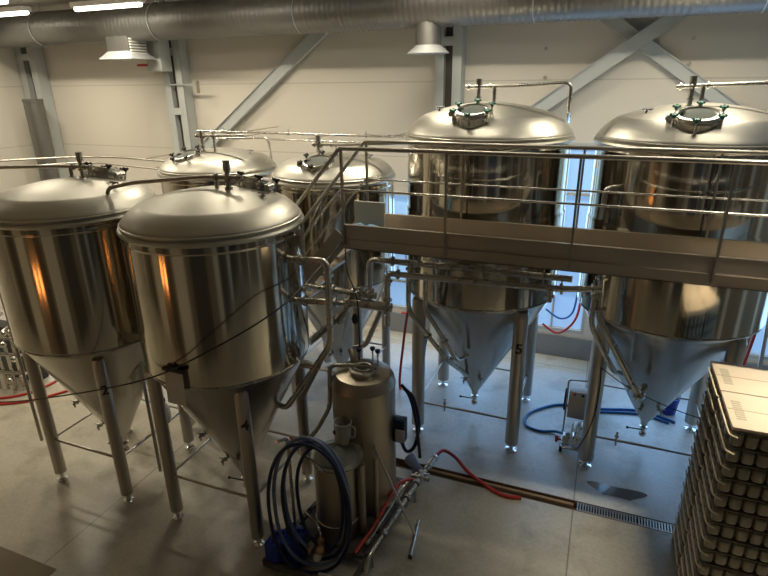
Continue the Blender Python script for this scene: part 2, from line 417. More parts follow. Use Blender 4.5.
    p0, p1 = Vector(pipe_pts[0]), Vector(pipe_pts[1]); d = (p1-p0).normalized()
    for k in (.03, .14, .30): tb.cyl(p0+d*k, p0+d*(k+.018), .04, 14)
    part('cleaning_pipe', tb, 'dull' if lr < .08 else 'pipe', t)
    return t

M['lidmetal'] = steel('lid_steel', (.62, .60, .55), .3)
M['glass_lid'] = plain('sight_glass_lid', (.25, .27, .25), .06, .3)

tank('fermentation_tank', 'large upright steel fermenter with green manway knobs and black 5 on its front leg', -1.49, 7.48, 1.065, 2.22, 4.27, .44, .70, .095,
     (-1.52, 6.66, 4.63, .20), ((-1.60, 7.30, 4.62, 4.985), [(-1.76, 7.28, 4.89), (-1.2, 7.31, 4.90), (-.50, 7.36, 4.93), (-.50, 7.36, 4.6), (-.52, 7.9, 4.45)], (-1.40, 7.30, 4.62, 4.90)), '5', 'green', ridge=3.38, brace=.5)
tank('fermentation_tank', 'large upright steel fermenter at far right with green manway knobs, behind the tray stack', .93, 7.50, 1.085, 2.22, 4.27, .43, .715, .095,
     (.82, 6.70, 4.60, .215), ((.78, 7.25, 4.60, 4.985), [(.62, 7.23, 4.875), (1.0, 7.27, 4.89), (2.1, 7.35, 4.93), (2.1, 8.9, 4.93)], (.89, 7.26, 4.60, 4.89)), None, 'green', ridge=3.38, brace=.5)
tank('fermentation_tank', 'front steel tank with black 4 on its leg, right of the far left one', -3.75, 4.61, .905, 2.15, 3.63, .34, .58, .073,
     (-3.52, 5.13, 3.97, .19), ((-3.585, 4.70, 3.90, 4.25), [(-3.42, 4.71, 4.08), (-3.9, 4.69, 4.07), (-4.72, 4.56, 3.99), (-5.06, 4.51, 3.92), (-5.06, 4.51, 3.7), (-5.06, 4.51, .14)], (-3.73, 4.70, 3.90, 4.11)), '4', brace=.65, lx=-3.79)
tank('fermentation_tank', 'leftmost front steel tank with black 2 on its leg, cut by the left edge', -5.75, 4.62, .915, 2.15, 3.63, .34, .58, .073,
     (-5.70, 5.12, 3.99, .20), ((-5.73, 4.81, 3.90, 4.25), [(-5.55, 4.82, 4.08), (-6.0, 4.80, 4.08), (-8.4, 4.6, 3.97), (-9.6, 4.8, 3.93)], (-5.90, 4.80, 3.90, 4.08)), '2', brace=.65)
tank('fermentation_tank', 'steel tank in the back row at left, below the slotted column', -5.87, 7.50, .915, 2.15, 3.65, .34, .58, .073,
     (-6.05, 6.98, 3.93, .20), ((-5.93, 7.25, 3.90, 4.28), [(-6.05, 7.25, 4.20), (-5.6, 7.28, 4.21), (-5.2, 7.32, 4.22)], (-5.72, 7.27, 3.90, 4.2)), None, brace=.65)
tank('fermentation_tank', 'steel tank in the back row behind the sloping stair rail', -3.78, 7.48, .905, 2.15, 3.65, .34, .58, .073,
     (-3.72, 6.88, 3.93, .20), ((-3.90, 7.28, 3.90, 4.25), [(-4.0, 7.28, 4.12), (-3.5, 7.30, 4.13), (-2.72, 7.42, 4.16), (-2.6, 8.2, 4.16), (-2.6, 8.74, 4.14)], (-3.62, 7.3, 3.90, 4.13)), None, brace=.65)

# ------------------------------------------------------------------ walkway and stair
YN, YF, XW0, XW1, ZD = 5.60, 6.27, -2.74, 2.6, 3.26
wk = thing('walkway', 'long stainless steel walkway with railings crossing in front of the two large tanks', 'walkway', (XW0, (YN+YF)/2, 3.15))
part('deck', MB().box(XW0, XW1, YN+.03, YF-.03, ZD-.02, ZD), 'fascia', wk)
for yy, s in ((YN, 1), (YF, -1)):
    ch = MB().box(XW0, XW1, yy, yy+s*.012, 3.15, 3.435); ch.box(XW0, XW1, yy, yy+s*.05, 3.15, 3.16); ch.box(XW0, XW1, yy-s*.012, yy+s*.03, 3.43, 3.44)
    ch.box(XW0, XW1, yy-s*.022, yy, 3.262, 3.274)
    part('side_plate', ch, 'fascia', wk)
for x in (-2.6, -1.6, -.6, .4, 1.4, 2.4):
    part('cross_member', MB().box(x, x+.05, YN+.05, YF-.05, 3.15, ZD-.021), 'fascia', wk)
posts = (-2.72, -1.52, -.225, 1.04, 2.35)
for yy in (YN-.02, YF+.02):
    for x in posts:
        part('railing_post', MB().box(x-.011, x+.011, yy-.02, yy+.02, 3.19, 4.275), 'dull', wk)
    part('handrail', MB().tube([(-2.74, yy, 4.295), (XW1, yy, 4.295)], .023), 'dull', wk)
    part('mid_rail', MB().tube([(-2.72, yy, 3.845), (XW1, yy, 3.845)], .0115), 'pipe', wk)
st = thing('staircase', 'steep steel stair with tubular handrails descending behind the front tanks', 'stairs', (-4.2, (YN+YF)/2, 0))
# slope: from the walkway end down and to the left
SX, SZ = -.74, -.85
Ls = 3.25/.85
for yy in (YN-.02, YF+.02):
    a = Vector((XW0, yy, 4.295)); dv = Vector((SX, 0, SZ))
    part('stair_handrail', MB().tube([a, a+dv*Ls*.93, a+dv*Ls*.93+Vector((0, 0, -.9))], .023, .1), 'dull', st)
    b = Vector((XW0, yy, 3.845)); part('stair_mid_rail', MB().tube([b, b+dv*Ls*.93], .0115), 'pipe', st)
    yi = YN+.02 if yy < 6 else YF-.02
    part('stringer', MB().beam((XW0-.02, yi, 3.30), Vector((XW0-.02, yi, 3.30))+dv*(3.20/.85), .22, .012, up=(0, 1, 0)), 'fascia', st)
    for k in (1, 2): 
        p = a+dv*k*1.25; part('stair_post', MB().cyl(p, p+Vector((0, 0, -1.0)), .014, 10), 'dull', st)
for i in range(1, 14):
    z = 3.26-i*.232; x = XW0+SX/SZ*(-(3.26-z))
    part('tread', MB().box(x-.12, x+.12, YN+.03, YF-.03, z-.03, z), 'fascia', st)

# white board, cloth
bd = part('plastic_board', MB().box(-2.72, -2.33, 5.88, 5.91, ZD, 3.66, .012), 'white'); tag(bd, 'white plastic board with rounded corners standing on the walkway end', 'board')
cl = MB()
for i in range(7): cl.ball((-2.62+.045*i, 5.70+.02*math.sin(i*2), ZD+.14+.01*math.sin(i*1.7)), .045, (1.2, 1, .7))
cl.box(-2.66, -2.31, 5.64, 5.78, ZD, ZD+.11, .02)
tag(part('cloth', cl, 'bluecloth'), 'crumpled light blue cloth lying before the white board', 'cloth')

# ------------------------------------------------------------------ process pipework
def pipe(label, pts, r, mat='pipe', bend=.09, clamps=(), name='process_pipe', cat='pipe', group=None, wall=(), up=()):
    P = [Vector(p) for p in pts]
    t = thing(name, label, cat, P[0], group)
    part('tube', MB().tube(P, r, bend, 14), mat, t)
    for (i, f) in clamps:
        a, b = P[i], P[i+1]; p = a.lerp(b, f); d = (b-a).normalized()
        c = MB().cyl(p-d*.012, p+d*.012, r*1.7, 16); c.cyl(p+Vector((0, 0, r*1.5)), p+Vector((0, 0, r*1.5+.05)), .008, 8)
        part('clamp', c, 'pipe', t)
    for (i, f) in wall:
        p = P[i].lerp(P[i+1], f); part('wall_bracket', MB().cyl(p, (p.x, 10.0, p.z), .009, 8), 'dull', t)
    for (i, f) in up:
        p = P[i].lerp(P[i+1], f); part('hanger_rod', MB().cyl(p, (p.x, p.y, 3.15), .008, 8), 'dull', t)
    return t
YP = 6.15
pipe('upper of the twin steel pipes running under the walkway', [(-2.66, YP, 2.32), (-2.66, YP, 2.86), (-2.2, YP, 2.87), (-.2, YP, 2.885)], .038, clamps=((0, .2), (1, .7), (2, .5)), up=((2, .1), (2, .9)))
pipe('lower of the twin steel pipes under the walkway, ending at the right-hand big tank', [(-2.40, YP-.05, 2.0), (-2.40, YP-.05, 2.72), (-1.9, YP-.05, 2.725), (-.35, YP-.05, 2.77), (.12, YP+.05, 2.79)], .038, clamps=((0, .5), (1, .3), (3, .1), (3, .8)), up=((2, .1), (2, .9)))
pipe('thin steel bar with a bracket behind the twin pipes', [(-2.3, YP+.12, 2.80), (-.35, YP+.12, 2.84)], .02, 'dull', up=((0, .05), (0, .95)))
pipe('steel pipe from the manifold down the cone of the tank marked 5', [(-2.20, 6.35, 2.66), (-2.20, 6.35, 2.14), (-1.72, 6.62, 1.35), (-1.55, 7.25, .80)], .032, bend=.12, clamps=((1, .5),))
pipe('second steel pipe sloping down along the cone of the tank marked 5', [(-1.96, 6.32, 2.70), (-1.96, 6.32, 2.2), (-1.55, 6.50, 1.42), (-1.50, 6.85, 1.36)], .030, bend=.12, clamps=((1, .6),))
pipe('tall steel pipe from the walkway down the left of the far right cone', [(.10, 6.40, 3.12), (.13, 6.40, 2.36), (.72, 6.45, 1.36), (.78, 6.85, 1.34)], .042, bend=.12, clamps=((0, .35), (0, .85), (1, .95)))
pipe('shorter steel pipe bending beside the far right cone', [(.06, 6.36, 2.74), (.05, 6.36, 2.28), (.38, 6.55, 1.62), (.52, 6.85, 1.45)], .032, bend=.12, clamps=((0, .2),))
pipe('vertical cleaning pipe at the far left end of the front row', [(-6.72, 4.15, 4.05), (-6.72, 4.15, .45)], .022, 'dull', name='drop_pipe')
pipe('looped steel pipe on the right side of the tank marked 4', [(-2.86, 4.62, 3.30), (-2.45, 4.62, 3.33), (-2.45, 4.62, 2.42), (-2.86, 4.60, 1.80), (-3.05, 4.58, 1.52), (-3.20, 4.6, 1.55)], .034, bend=.1, clamps=((0, .3),))
pipe('short steel branch pipe above the manifold beside the tank marked 4', [(-2.87, 4.66, 2.84), (-2.45, 4.64, 2.88)], .034, clamps=((0, .3),))
pipe('long steel pipe from the back row to the manifold', [(-3.35, 5.62, 2.62), (-2.60, 5.60, 2.60), (-2.35, 5.62, 2.60)], .040, clamps=((0, .6), (0, .95), (1, .7)))
pipe('thick steel manifold pipe with flanged left end', [(-2.72, 5.56, 2.50), (-2.15, 5.60, 2.48)], .058, clamps=((0, .1), (0, .9)))
pipe('second long pipe below the back row pipe', [(-3.3, 5.50, 2.46), (-2.72, 5.54, 2.49)], .036, clamps=((0, .8),))
pipe('sloping steel pipe behind the loop, rising to the manifold', [(-3.2, 5.45, 1.92), (-2.70, 5.50, 2.38), (-2.66, 5.52, 2.48)], .045, clamps=((0, .8),))
pipe('pair-side sloping drain pipe left of the small vessel', [(-2.32, 5.72, 2.40), (-2.55, 5.72, 1.86), (-2.72, 5.74, 1.80)], .034)
pipe('sloping pipe running down behind the tank marked 4', [(-2.62, 4.78, 2.20), (-2.95, 4.78, 1.56)], .026, 'dull')
# wall pipes behind the back row
pipe('upper thin pipe along the back wall behind the rear tanks', [(-7.25, 8.75, 4.13), (-2.30, 8.75, 4.11)], .022, clamps=((0, .12), (0, .4), (0, .7)), wall=((0, .2), (0, .8)))
pipe('thin pipe with drop elbow behind the rear tanks', [(-6.8, 8.75, 4.0), (-5.70, 8.75, 4.04), (-5.66, 8.75, 3.6)], .022, wall=((0, .3),))
pipe('lower thin pipe along the back wall behind the rear tanks', [(-5.75, 8.85, 4.0), (-2.30, 8.85, 3.99)], .016, wall=((0, .2), (0, .8)))
pipe('upper curved pipe at the far left by the corner column', [(-12.4, 6.9, 3.54), (-10.9, 8.9, 3.50), (-9.9, 9.2, 3.50), (-7.4, 9.2, 3.42)], .022, 'dull', bend=.6, wall=((2, .3),))
pipe('lower thin pipe at the far left by the corner column', [(-12.0, 6.9, 3.40), (-10.4, 8.9, 3.42), (-7.4, 8.9, 3.30)], .018, 'dull', bend=.5, wall=((1, .6),))
pipe('steel cleaning elbow on the left side of the far right tank', [(.16, 6.78, 3.82), (.03, 6.68, 3.82), (.02, 6.68, 3.46)], .03, bend=.07)
# fittings on the loop (wing nuts, cocks)
vv = thing('butterfly_valve', 'small steel valve with wing handle below the looped pipe', 'valve', (-2.73, 4.62, 2.02))
part('body', MB().cyl((-2.83, 4.62, 2.1), (-2.61, 4.62, 2.12), .035), 'pipe', vv)
part('wing', MB().tube([(-2.86, 4.56, 2.22), (-2.80, 4.56, 2.17), (-2.72, 4.56, 2.20), (-2.64, 4.56, 2.17), (-2.58, 4.56, 2.23)], .010, .03, 8), 'chrome', vv)
for i, (x, y, z, lab) in enumerate(((-2.38, 6.1, 2.62, 'steel cock valve at the left end of the lower twin pipe'), (-2.1, 6.12, 2.80, 'steel cock valve between the twin pipes under the walkway'), (-.42, 6.08, 2.68, 'steel valve hanging below the right end of the twin pipes'), (-2.52, 5.58, 2.63, 'steel cock valve on top of the manifold'))):
    v = thing('pipe_valve', lab, 'valve', (x, y, z-.06))
    b = MB().cyl((x, y, z-.07), (x, y, z+.07), .03, 14).cyl((x-.05, y, z), (x+.05, y, z), .022, 12); b.torus((x, y, z+.07), .035, .008, 20)
    part('body', b, 'pipe', v); part('handle', MB().beam((x, y, z+.085), (x+.12, y-.03, z+.10), .02, .008), 'chrome', v)

# ------------------------------------------------------------------ building steel, duct, lights
def column(label, x0, x1, y, z0, z1, round_duct=False):
    t = thing('steel_column', label, 'column', ((x0+x1)/2, y, z0))
    w = (x1-x0)
    for a, b in ((x0, x0+w*.34), (x1-w*.34, x1)):
        c = MB().box(a, b, y, y+.012, z0, z1); c.box(a, a+.01, y, 9.99, z0, z1); c.box(b-.01, b, y, 9.99, z0, z1)
        part('channel', c, 'greysteel', t)
    part('gap_shade', MB().box(x0+w*.34, x1-w*.34, y+.12, y+.13, z0, z1), 'darkgap', t)  # dark sheet painting shade into the gap between the channels
    z = z0+.9
    while z < z1:
        part('batten_plate', MB().box(x0+w*.2, x1-w*.2, y-.008, y, z, z+.14), 'greysteel', t); z += 1.15
    return t
column('grey steel column in the back left corner', -12.92, -12.35, 9.72, 0, ZC)
column('slotted grey steel column behind the back left tank', -8.74, -8.26, 9.72, 0, ZC)
column('grey steel column behind the big tank marked 5, under the round diffuser', -2.90, -2.44, 9.72, 0, ZC)
cd = part('round_duct_riser', MB().lathe([(0, 0), (.2, 0), (.2, 4.62), (.21, 4.62), (.21, 4.68), (0, 4.68)], (-12.15, 9.3, 0), 32), 'duct'); tag(cd, 'brownish vertical duct standing before the corner column', 'duct')
def brace(label, a, b, w):
    t = thing('diagonal_brace', label, 'brace', a)
    part('channel', MB().beam(a, b, w, .10, up=(0, 1, 0)), 'greysteel', t)
    a, b = Vector(a), Vector(b); d = (b-a).normalized(); nrm = Vector((-d.z, 0, d.x))*w*.5
    part('flange', MB().beam(a+nrm+Vector((0, -.06, 0)), b+nrm+Vector((0, -.06, 0)), .015, .04, up=(0, 1, 0)), 'galv', t)
brace('diagonal steel wall brace rising from the slotted column to the duct', (-8.0, 9.90, 3.69), (-4.75, 9.90, 6.10), .20)
brace('diagonal wall brace rising to the right, in front of its crossing partner', (-1.65, 9.80, 4.15), (1.05, 9.80, 6.05), .20)
brace('diagonal wall brace falling to the right behind the far right tank', (-.55, 9.925, 6.04), (2.2, 9.925, 4.12), .18)

# spiral duct
yd, zd, rd = 9.0, 6.04, .31
du = MB(); n = 40; turns = 210; xA, xB = X0+.02, X1-.02; rings = []
steps = turns*4
for i in range(steps+1):
    x = xA+(xB-xA)*i/steps; rr = rd + (.008 if i % 4 == 0 else 0)
    rings.append([du.bm.verts.new((x + .045*(k/n), yd+rr*math.cos(2*PI*k/n), zd+rr*math.sin(2*PI*k/n))) for k in range(n)])
for A, B in zip(rings, rings[1:]):
    for k in range(n): du.bm.faces.new((A[k], A[(k+1) % n], B[(k+1) % n], B[k]))
dt = thing('ventilation_duct', 'long spiral-ribbed round duct running under the ceiling across the whole back', 'duct', (-3, yd, zd-rd))
part('spiral_tube', du, 'duct', dt, angle=60)
for x in (-11, -8, -5, -1.2, 1.6, 4.4):
    part('hanger', MB().cyl((x, yd, zd+rd), (x, yd, ZC), .008, 8).torus((0, 0, 0), rd+.012, .008, 40, Matrix.Translation((x, yd, zd)) @ Matrix.Rotation(PI/2, 4, 'Y')), 'galv', dt)
df = thing('air_diffuser', 'round flared air diffuser hanging from the duct above the big tank marked 5', 'diffuser', (-2.80, 9.0, 5.36))
part('neck', MB().lathe([(.20, .02+5.42), (.20, 5.80)], (-2.80, 9, 0), 32), 'duct', df)
part('flare', MB().lathe([(.20, 5.48), (.215, 5.46), (.33, 5.37), (.33, 5.36), (.2, 5.36), (0, 5.40)], (-2.80, 9, 0), 32), 'galv', df)
df = thing('air_diffuser', 'square flared air diffuser hanging from the duct at left above the tanks', 'diffuser', (-8.97, 9.0, 5.40))
part('neck', MB().box(-9.15, -8.62, 8.78, 9.22, 5.50, 5.85), 'duct', df)
hm = MB(); lo = [hm.bm.verts.new(p) for p in ((-9.28, 8.65, 5.42), (-8.46, 8.65, 5.42), (-8.46, 9.30, 5.42), (-9.28, 9.30, 5.42))]; hi = [hm.bm.verts.new(p) for p in ((-9.15, 8.78, 5.56), (-8.62, 8.78, 5.56), (-8.62, 9.22, 5.56), (-9.15, 9.22, 5.56))]
for i in range(4): hm.bm.faces.new((lo[i], lo[(i+1) % 4], hi[(i+1) % 4], hi[i]))
hm.bm.faces.new(lo)
part('hood', hm, 'galv', df)
lv = MB()
for i in range(8): lv.box(-8.61, -8.57, 8.80, 9.20, 5.46+i*.05, 5.485+i*.05)
part('louvre', lv, 'offwhite', df)
hb = thing('wall_heater', 'pale rectangular heater box between the square diffuser and the slotted column', 'heater', (-8.62, 9.4, 5.3))
part('casing', MB().box(-8.78, -8.42, 9.36, 9.66, 5.20, 5.78, .01), 'greysteel', hb); part('grille', MB().box(-9.0, -8.77, 9.32, 9.56, 5.30, 5.34), 'red', hb, 'dark red strip')
cb = thing('pipe_bracket', 'thin galvanised bracket across the slotted column', 'bracket', (-8.3, 9.6, 4.9)); part('arm', MB().box(-8.6, -7.85, 9.68, 9.72, 4.93, 4.96), 'galv', cb); part('hook', MB().box(-7.88, -7.85, 9.66, 9.72, 4.78, 5.02), 'dull', cb)
for i, (x, z) in enumerate(((-1.12, 5.42), (-1.1, 4.98), (.98, 5.5), (.98, 5.15), (2.2, 5.35))):
    tag(part('wall_bolt', MB().cyl((x, 9.97, z), (x, 10.0, z), .03, 10), 'dull'), ['upper bolt on the wall left of the brace crossing', 'lower bolt on the wall left of the brace crossing', 'upper bolt on the wall right of the brace crossing', 'lower bolt on the wall right of the brace crossing', 'bolt on the wall nearest the right edge'][i], 'bolt')

def fixture(label, x0, x1, y, z, power=30, spread=150):
    t = thing('tube_light', label, 'light', ((x0+x1)/2, y, z), 'tube lights under the ceiling')
    part('housing', MB().box(x0, x1, y-.09, y+.09, z+.04, z+.12, .01), 'offwhite', t)
    part('diffuser', MB().tube([(x0+.03, y, z+.015), (x1-.03, y, z+.015)], .04, n=14), 'tube', t)
    part('hanger', MB().cyl((x0+.2, y, z+.12), (x0+.2, y, ZC), .006, 6).cyl((x1-.2, y, z+.12), (x1-.2, y, ZC), .006, 6), 'galv', t)
    ld = bpy.data.lights.new('tube_glow', 'AREA'); ld.shape = 'RECTANGLE'; ld.size = x1-x0-.1; ld.size_y = .10; ld.energy = power; ld.color = (1, .90, .70); ld.spread = math.radians(spread)
    lo_ = bpy.data.objects.new('tube_glow', ld); C.objects.link(lo_); lo_.parent = t; lo_.location = (0, 0, -.03)
    return t
ZL = 6.22
FX = [(-11.9, -10.25, 8.15, 'tube light at the left edge above the duct'), (-9.15, -7.6, 8.2, 'tube light in front of the duct, right of the one at the left edge'), (-10.7, -9.15, 6.95, 'tube light cut by the top left corner of the view')]
for a, b, y, l in FX: fixture(l, a, b, y, ZL, 38)
nth = ('first', 'second', 'third', 'fourth', 'fifth')
for i, x in enumerate((-6.6, -3.2, .2)):
    fixture('tube light of the rear ceiling row, %s from the left past the view\'s top edge' % nth[i], x, x+1.55, 7.9, ZL+.05, 46)
for i, x in enumerate((-10.4, -7.7, -5.0, -2.3, .4)):
    fixture('tube light of the front ceiling row, %s from the left past the view\'s top edge' % nth[i], x, x+1.55, 6.1, ZL+.08, 6)
fixture('tube light over the left of the floor nearest the viewer', -11.0, -9.45, 4.4, ZL+.08, 22, 100)
fixture('tube light above the tray stack past the view\'s top edge', 1.5, 3.05, 5.0, ZL+.08, 32, 60)
# daylight coming through the panes
for k, (a, b, z0, z1) in enumerate(W):
    ld = bpy.data.lights.new('daylight', 'AREA'); ld.shape = 'RECTANGLE'; ld.size = b-a-.2; ld.size_y = z1-z0-.2; ld.energy = 5.2*(b-a)*(z1-z0); ld.color = (.30, .58, 1)
    o = bpy.data.objects.new('daylight', ld); C.objects.link(o); o.location = ((a+b)/2, Y1-.03, (z0+z1)/2); o.rotation_euler = (-PI/2, 0, 0)

# ------------------------------------------------------------------ trench drain
tr = thing('trench_drain', 'trench drain in the floor, open brown channel at left and dark grating at right', 'drain', (.3, (DY0+DY1)/2, -.12))
part('channel', MB().box(DX0, DX1, DY0, DY1, -.12, -.10).box(DX0, DX1, DY0, DY0+.012, -.10, .002).box(DX0, DX1, DY1-.012, DY1, -.10, .002), 'rust', tr)
for k in range(4):
    x0 = .16+k*.7; g = MB()
    for i in range(22): g.box(x0+.005+i*.0315, x0+.02+i*.0315, DY0+.014, DY1-.014, -.03, -.004)
    g.box(x0, x0+.695, DY0+.014, DY0+.028, -.03, -.003); g.box(x0, x0+.695, DY1-.028, DY1-.014, -.03, -.003)
    part('grating', g, 'dull', tr)
part('loose_bar', MB().box(-2.0, .12, DY1-.075, DY1-.03, -.06, -.02), 'wood', tr)
fm = part('floor_plate', MB().box(-6.4, -5.1, 2.0, 2.93, 0, .006), 'mat'); tag(fm, 'brown floor plate at the bottom left corner', 'plate')

# ------------------------------------------------------------------ small vessel trolley
tv = thing('pressure_vessel', 'tall narrow steel vessel in the centre foreground with a clamped lid on top', 'vessel', (-2.29, 5.03, .14))
vx, vy, vr = -2.29, 5.05, .365
part('shell', MB().lathe([(0, .14), (vr-.02, .14), (vr, .18), (vr, .20), (vr, .25), (vr, 1.0), (vr, 1.70), (vr, 1.75), (vr, 1.76)], (vx, vy, 0), 64), 'small', tv)
part('shoulder', MB().lathe([(vr, 1.76), (vr+.006, 1.765), (vr, 1.78), (vr*.97, 1.84), (vr*.86, 1.895), (vr*.55, 1.925), (0, 1.935)], (vx, vy, 0), 64), 'small', tv)
hat = part('hatch', MB().lathe([(.15, 1.90), (.15, 1.965), (.165, 1.97), (.165, 1.985), (.13, 1.99), (.12, 1.975), (0, 1.98)], (vx+.03, vy-.06, 0), 32), 'pipe', tv)
part('hatch_clamp', MB().torus((vx+.03, vy-.06, 1.99), .09, .012, 24).beam((vx-.12, vy-.09, 2.0), (vx+.18, vy-.03, 2.0), .03, .02), 'dull', hat)
for dx, dy in ((-.12, .16), (.10, .20), (.02, .24)):
    c = Vector((vx+dx, vy+dy, 1.93)); kk = MB().cyl(c-Vector((0, 0, .06)), c+Vector((0, 0, .12)), .01, 8)
    k = part('clamp_bolt', kk, 'pipe', tv); part('knob', MB().lathe([(0, 0), (.02, 0), (.032, .02), (.032, .04), (0, .045)], c+Vector((0, 0, .12)), 10), 'navy', k)
part('neck_fitting', MB().tube([(vx-.14, vy+.05, 1.88), (vx-.14, vy+.05, 2.02), (vx-.20, vy+.1, 2.10)], .035, .05), 'small', tv)
part('side_pipe', MB().tube([(vx-.10, vy-.02, 1.97), (vx-.36, vy-.12, 1.97), (vx-.38, vy-.13, 1.42), (vx-.45, vy-.35, 1.22), (vx-.55, vy-.5, 1.12)], .026, .08), 'pipe', tv)
part('side_box', MB().box(vx+.36, vx+.50, vy-.02, vy+.10, 1.05, 1.35, .01), 'motor', tv, 'dark green control box')
part('side_box_cover', MB().box(vx+.40, vx+.51, vy-.05, vy-.02, 1.08, 1.24, .008), 'greysteel', tv)
part('bung', MB().cyl((vx-.17, vy-.31, 1.28), (vx-.19, vy-.40, 1.29), .03, 12), 'navy', tv)

fv = thing('filter_housing', 'short steel cylinder in front of the tall narrow vessel, glass dome on top', 'filter', (-2.44, 4.41, .14))
fx, fy, fr = -2.36, 4.40, .235
part('shell', MB().lathe([(0, .14), (fr-.02, .14), (fr, .17), (fr, .19), (fr, .3), (fr, 1.0), (fr, 1.13), (fr, 1.15), (fr*.96, 1.19), (0, 1.20)], (fx, fy, 0), 48), 'small', fv)
part('flange', MB().lathe([(0, 1.19), (fr+.05, 1.19), (fr+.05, 1.205), (0, 1.21)], (fx+.03, fy, 0), 48), 'glassy', fv, 'clear round plate')
part('glass_dome', MB().lathe([(.14, 1.21), (.14, 1.26), (.12, 1.30), (.07, 1.325), (0, 1.33)], (fx+.03, fy-.09, 0), 40), 'glassy', fv)
part('band', MB().torus((fx, fy, .42), fr+.006, .010, 48), 'pipe', fv)
tubes = MB()
tubes.cyl((fx+.28, fy+.05, .2), (fx+.28, fy+.05, 1.12), .045); tubes.cyl((fx+.38, fy+.22, .2), (fx+.38, fy+.22, 1.1), .03)
part('sight_tube', tubes, 'small', fv)

jg = thing('measuring_jug', 'translucent plastic measuring jug with handle beside the glass dome', 'jug', (-2.47, 4.62, 1.215))
jx, jy, jz = -2.36, 4.62, 1.262
part('body', MB().lathe([(0, jz-.05), (.06, jz-.05), (.065, jz-.002), (.075, jz), (.08, jz+.02), (.098, jz+.22), (.105, jz+.23), (.092, jz+.225), (.072, jz+.02), (0, jz+.015)], (jx, jy, 0), 32), 'jug', jg)
part('handle', MB().tube([(jx+.09, jy-.01, jz+.20), (jx+.16, jy-.02, jz+.19), (jx+.15, jy-.02, jz+.06), (jx+.08, jy-.01, jz+.05)], .010, .03, 8), 'jug', jg)

tf = thing('trolley_frame', 'low dark steel trolley frame carrying the tall vessel and short cylinder', 'trolley', (-2.4, 4.6, 0))
fr_ = MB(); a = [(-2.95, 3.75, .10), (-1.95, 3.75, .10), (-1.85, 5.5, .10), (-2.75, 5.5, .10)]
for i in range(4): fr_.beam(a[i], a[(i+1) % 4], .05, .05)
for y in (4.2, 4.6, 5.1): fr_.beam((-2.88, y, .10), (-1.92, y, .10), .04, .05)
part('base_frame', fr_, 'darkgap', tf)
part('drip_tray', MB().box(-2.80, -2.0, 4.15, 5.45, .127, .138), 'darkgap', tf)
for x, y in ((-2.93, 3.8), (-1.97, 3.8), (-1.88, 5.42), (-2.75, 5.42)):
    part('wheel', MB().cyl((x-.02, y, .05), (x+.02, y, .05), .05, 20), 'black', tf)
part('hose_arm', MB().tube([(-2.78, 4.15, .12), (-2.78, 4.15, 1.48), (-2.80, 3.98, 1.54)], .018, .06).tube([(-2.76, 4.10, 1.47), (-2.34, 3.92, 1.46), (-2.25, 3.92, 1.38)], .018, .05), 'pipe', tf)
part('push_bar', MB().tube([(-1.95, 3.80, .12), (-1.95, 3.78, .22), (-2.25, 3.70, .26)], .018, .04), 'pipe', tf)

pm = thing('pump', 'dark blue pump with a brass valve at the foot of the short cylinder', 'pump', (-2.62, 4.0, .13))
part('motor', MB().cyl((-2.80, 4.12, .24), (-2.50, 4.00, .24), .105, 28).cyl((-2.84, 4.14, .24), (-2.80, 4.12, .24), .09, 24), 'motor', pm)
part('motor_foot', MB().box(-2.76, -2.56, 4.0, 4.13, .127, .16), 'darkgap', pm)
part('pump_head', MB().cyl((-2.50, 4.00, .24), (-2.42, 3.97, .24), .09, 24), 'dull', pm)
part('brass_valve', MB().cyl((-2.36, 3.98, .22), (-2.36, 3.98, .42), .035, 14).ball((-2.36, 3.95, .30), .055), 'brass', pm)
part('white_cap', MB().ball((-2.37, 3.90, .24), .045), 'white', pm)
part('riser', MB().tube([(-2.36, 3.98, .42), (-2.36, 3.98, .52), (-2.46, 4.05, .58), (-2.6, 4.1, .60)], .014, .04, 8), 'pipe', pm)

# draped hoses: closed loops over the arm
dirx = Vector((.93, .37, 0)).normalized()
hoses = [('bluehose', -.06, .41, 1.70, 'outermost dark blue hose loop draped over the trolley arm'), ('palehose', .0, .395, 1.74, 'pale grey-blue hose loop draped over the trolley arm'), ('bluehose', .05, .355, 1.66, 'middle dark blue hose loop draped over the trolley arm'),
         ('palehose', .10, .385, 1.70, 'rear pale grey-blue hose loop draped over the trolley arm'), ('bluehose', .15, .30, 1.60, 'innermost dark blue hose loop draped over the trolley arm')]
for k, (m_, dy, w, top, lab) in enumerate(hoses):
    c = Vector((-2.40, 3.90+dy*.6, 0)); pts = []
    N = 72; zb = .05+.05*k; zc = (top+zb)/2; hh = (top-zb)/2
    for i in range(N):
        a = 2*PI*i/N; ca, sa = math.cos(a), math.sin(a)
        e = 1.0 if sa > 0 else .8
        xx = w*math.copysign(abs(ca)**.9, ca); zz = zc+hh*math.copysign(abs(sa)**e, sa)
        skew = -.03*sa + (.03*k if ca < 0 else -.005*k)
        pts.append(c+dirx*(xx+skew)+Vector((.37, -.93, 0))*(.02*math.sin(a*2+k))+Vector((0, 0, zz)))
    tag(part('hose', MB().tube(pts, .019, n=10, closed=True), m_), lab, 'hose', 'hoses over the trolley arm')
for k, (x, lab) in enumerate(((-2.86, 'blue plastic canister on the floor, left of the pair'), (-2.67, 'blue plastic canister on the floor, right of the pair, nearer the trolley'))):
    t = thing('canister', lab, 'canister', (x, 3.86+.1*k, 0), 'blue canisters')
    y = 3.88+.11*k
    part('body', MB().box(x-.09, x+.09, y-.12, y+.12, 0, .36, .035), 'bluebox', t)
    part('handle', MB().tube([(x, y-.08, .35), (x, y-.07, .405), (x, y+.05, .405), (x, y+.06, .35)], .016, .03), 'bluebox', t)
    part('cap', MB().cyl((x+.04, y+.09, .35), (x+.04, y+.09, .39), .025), 'bluebox', t)

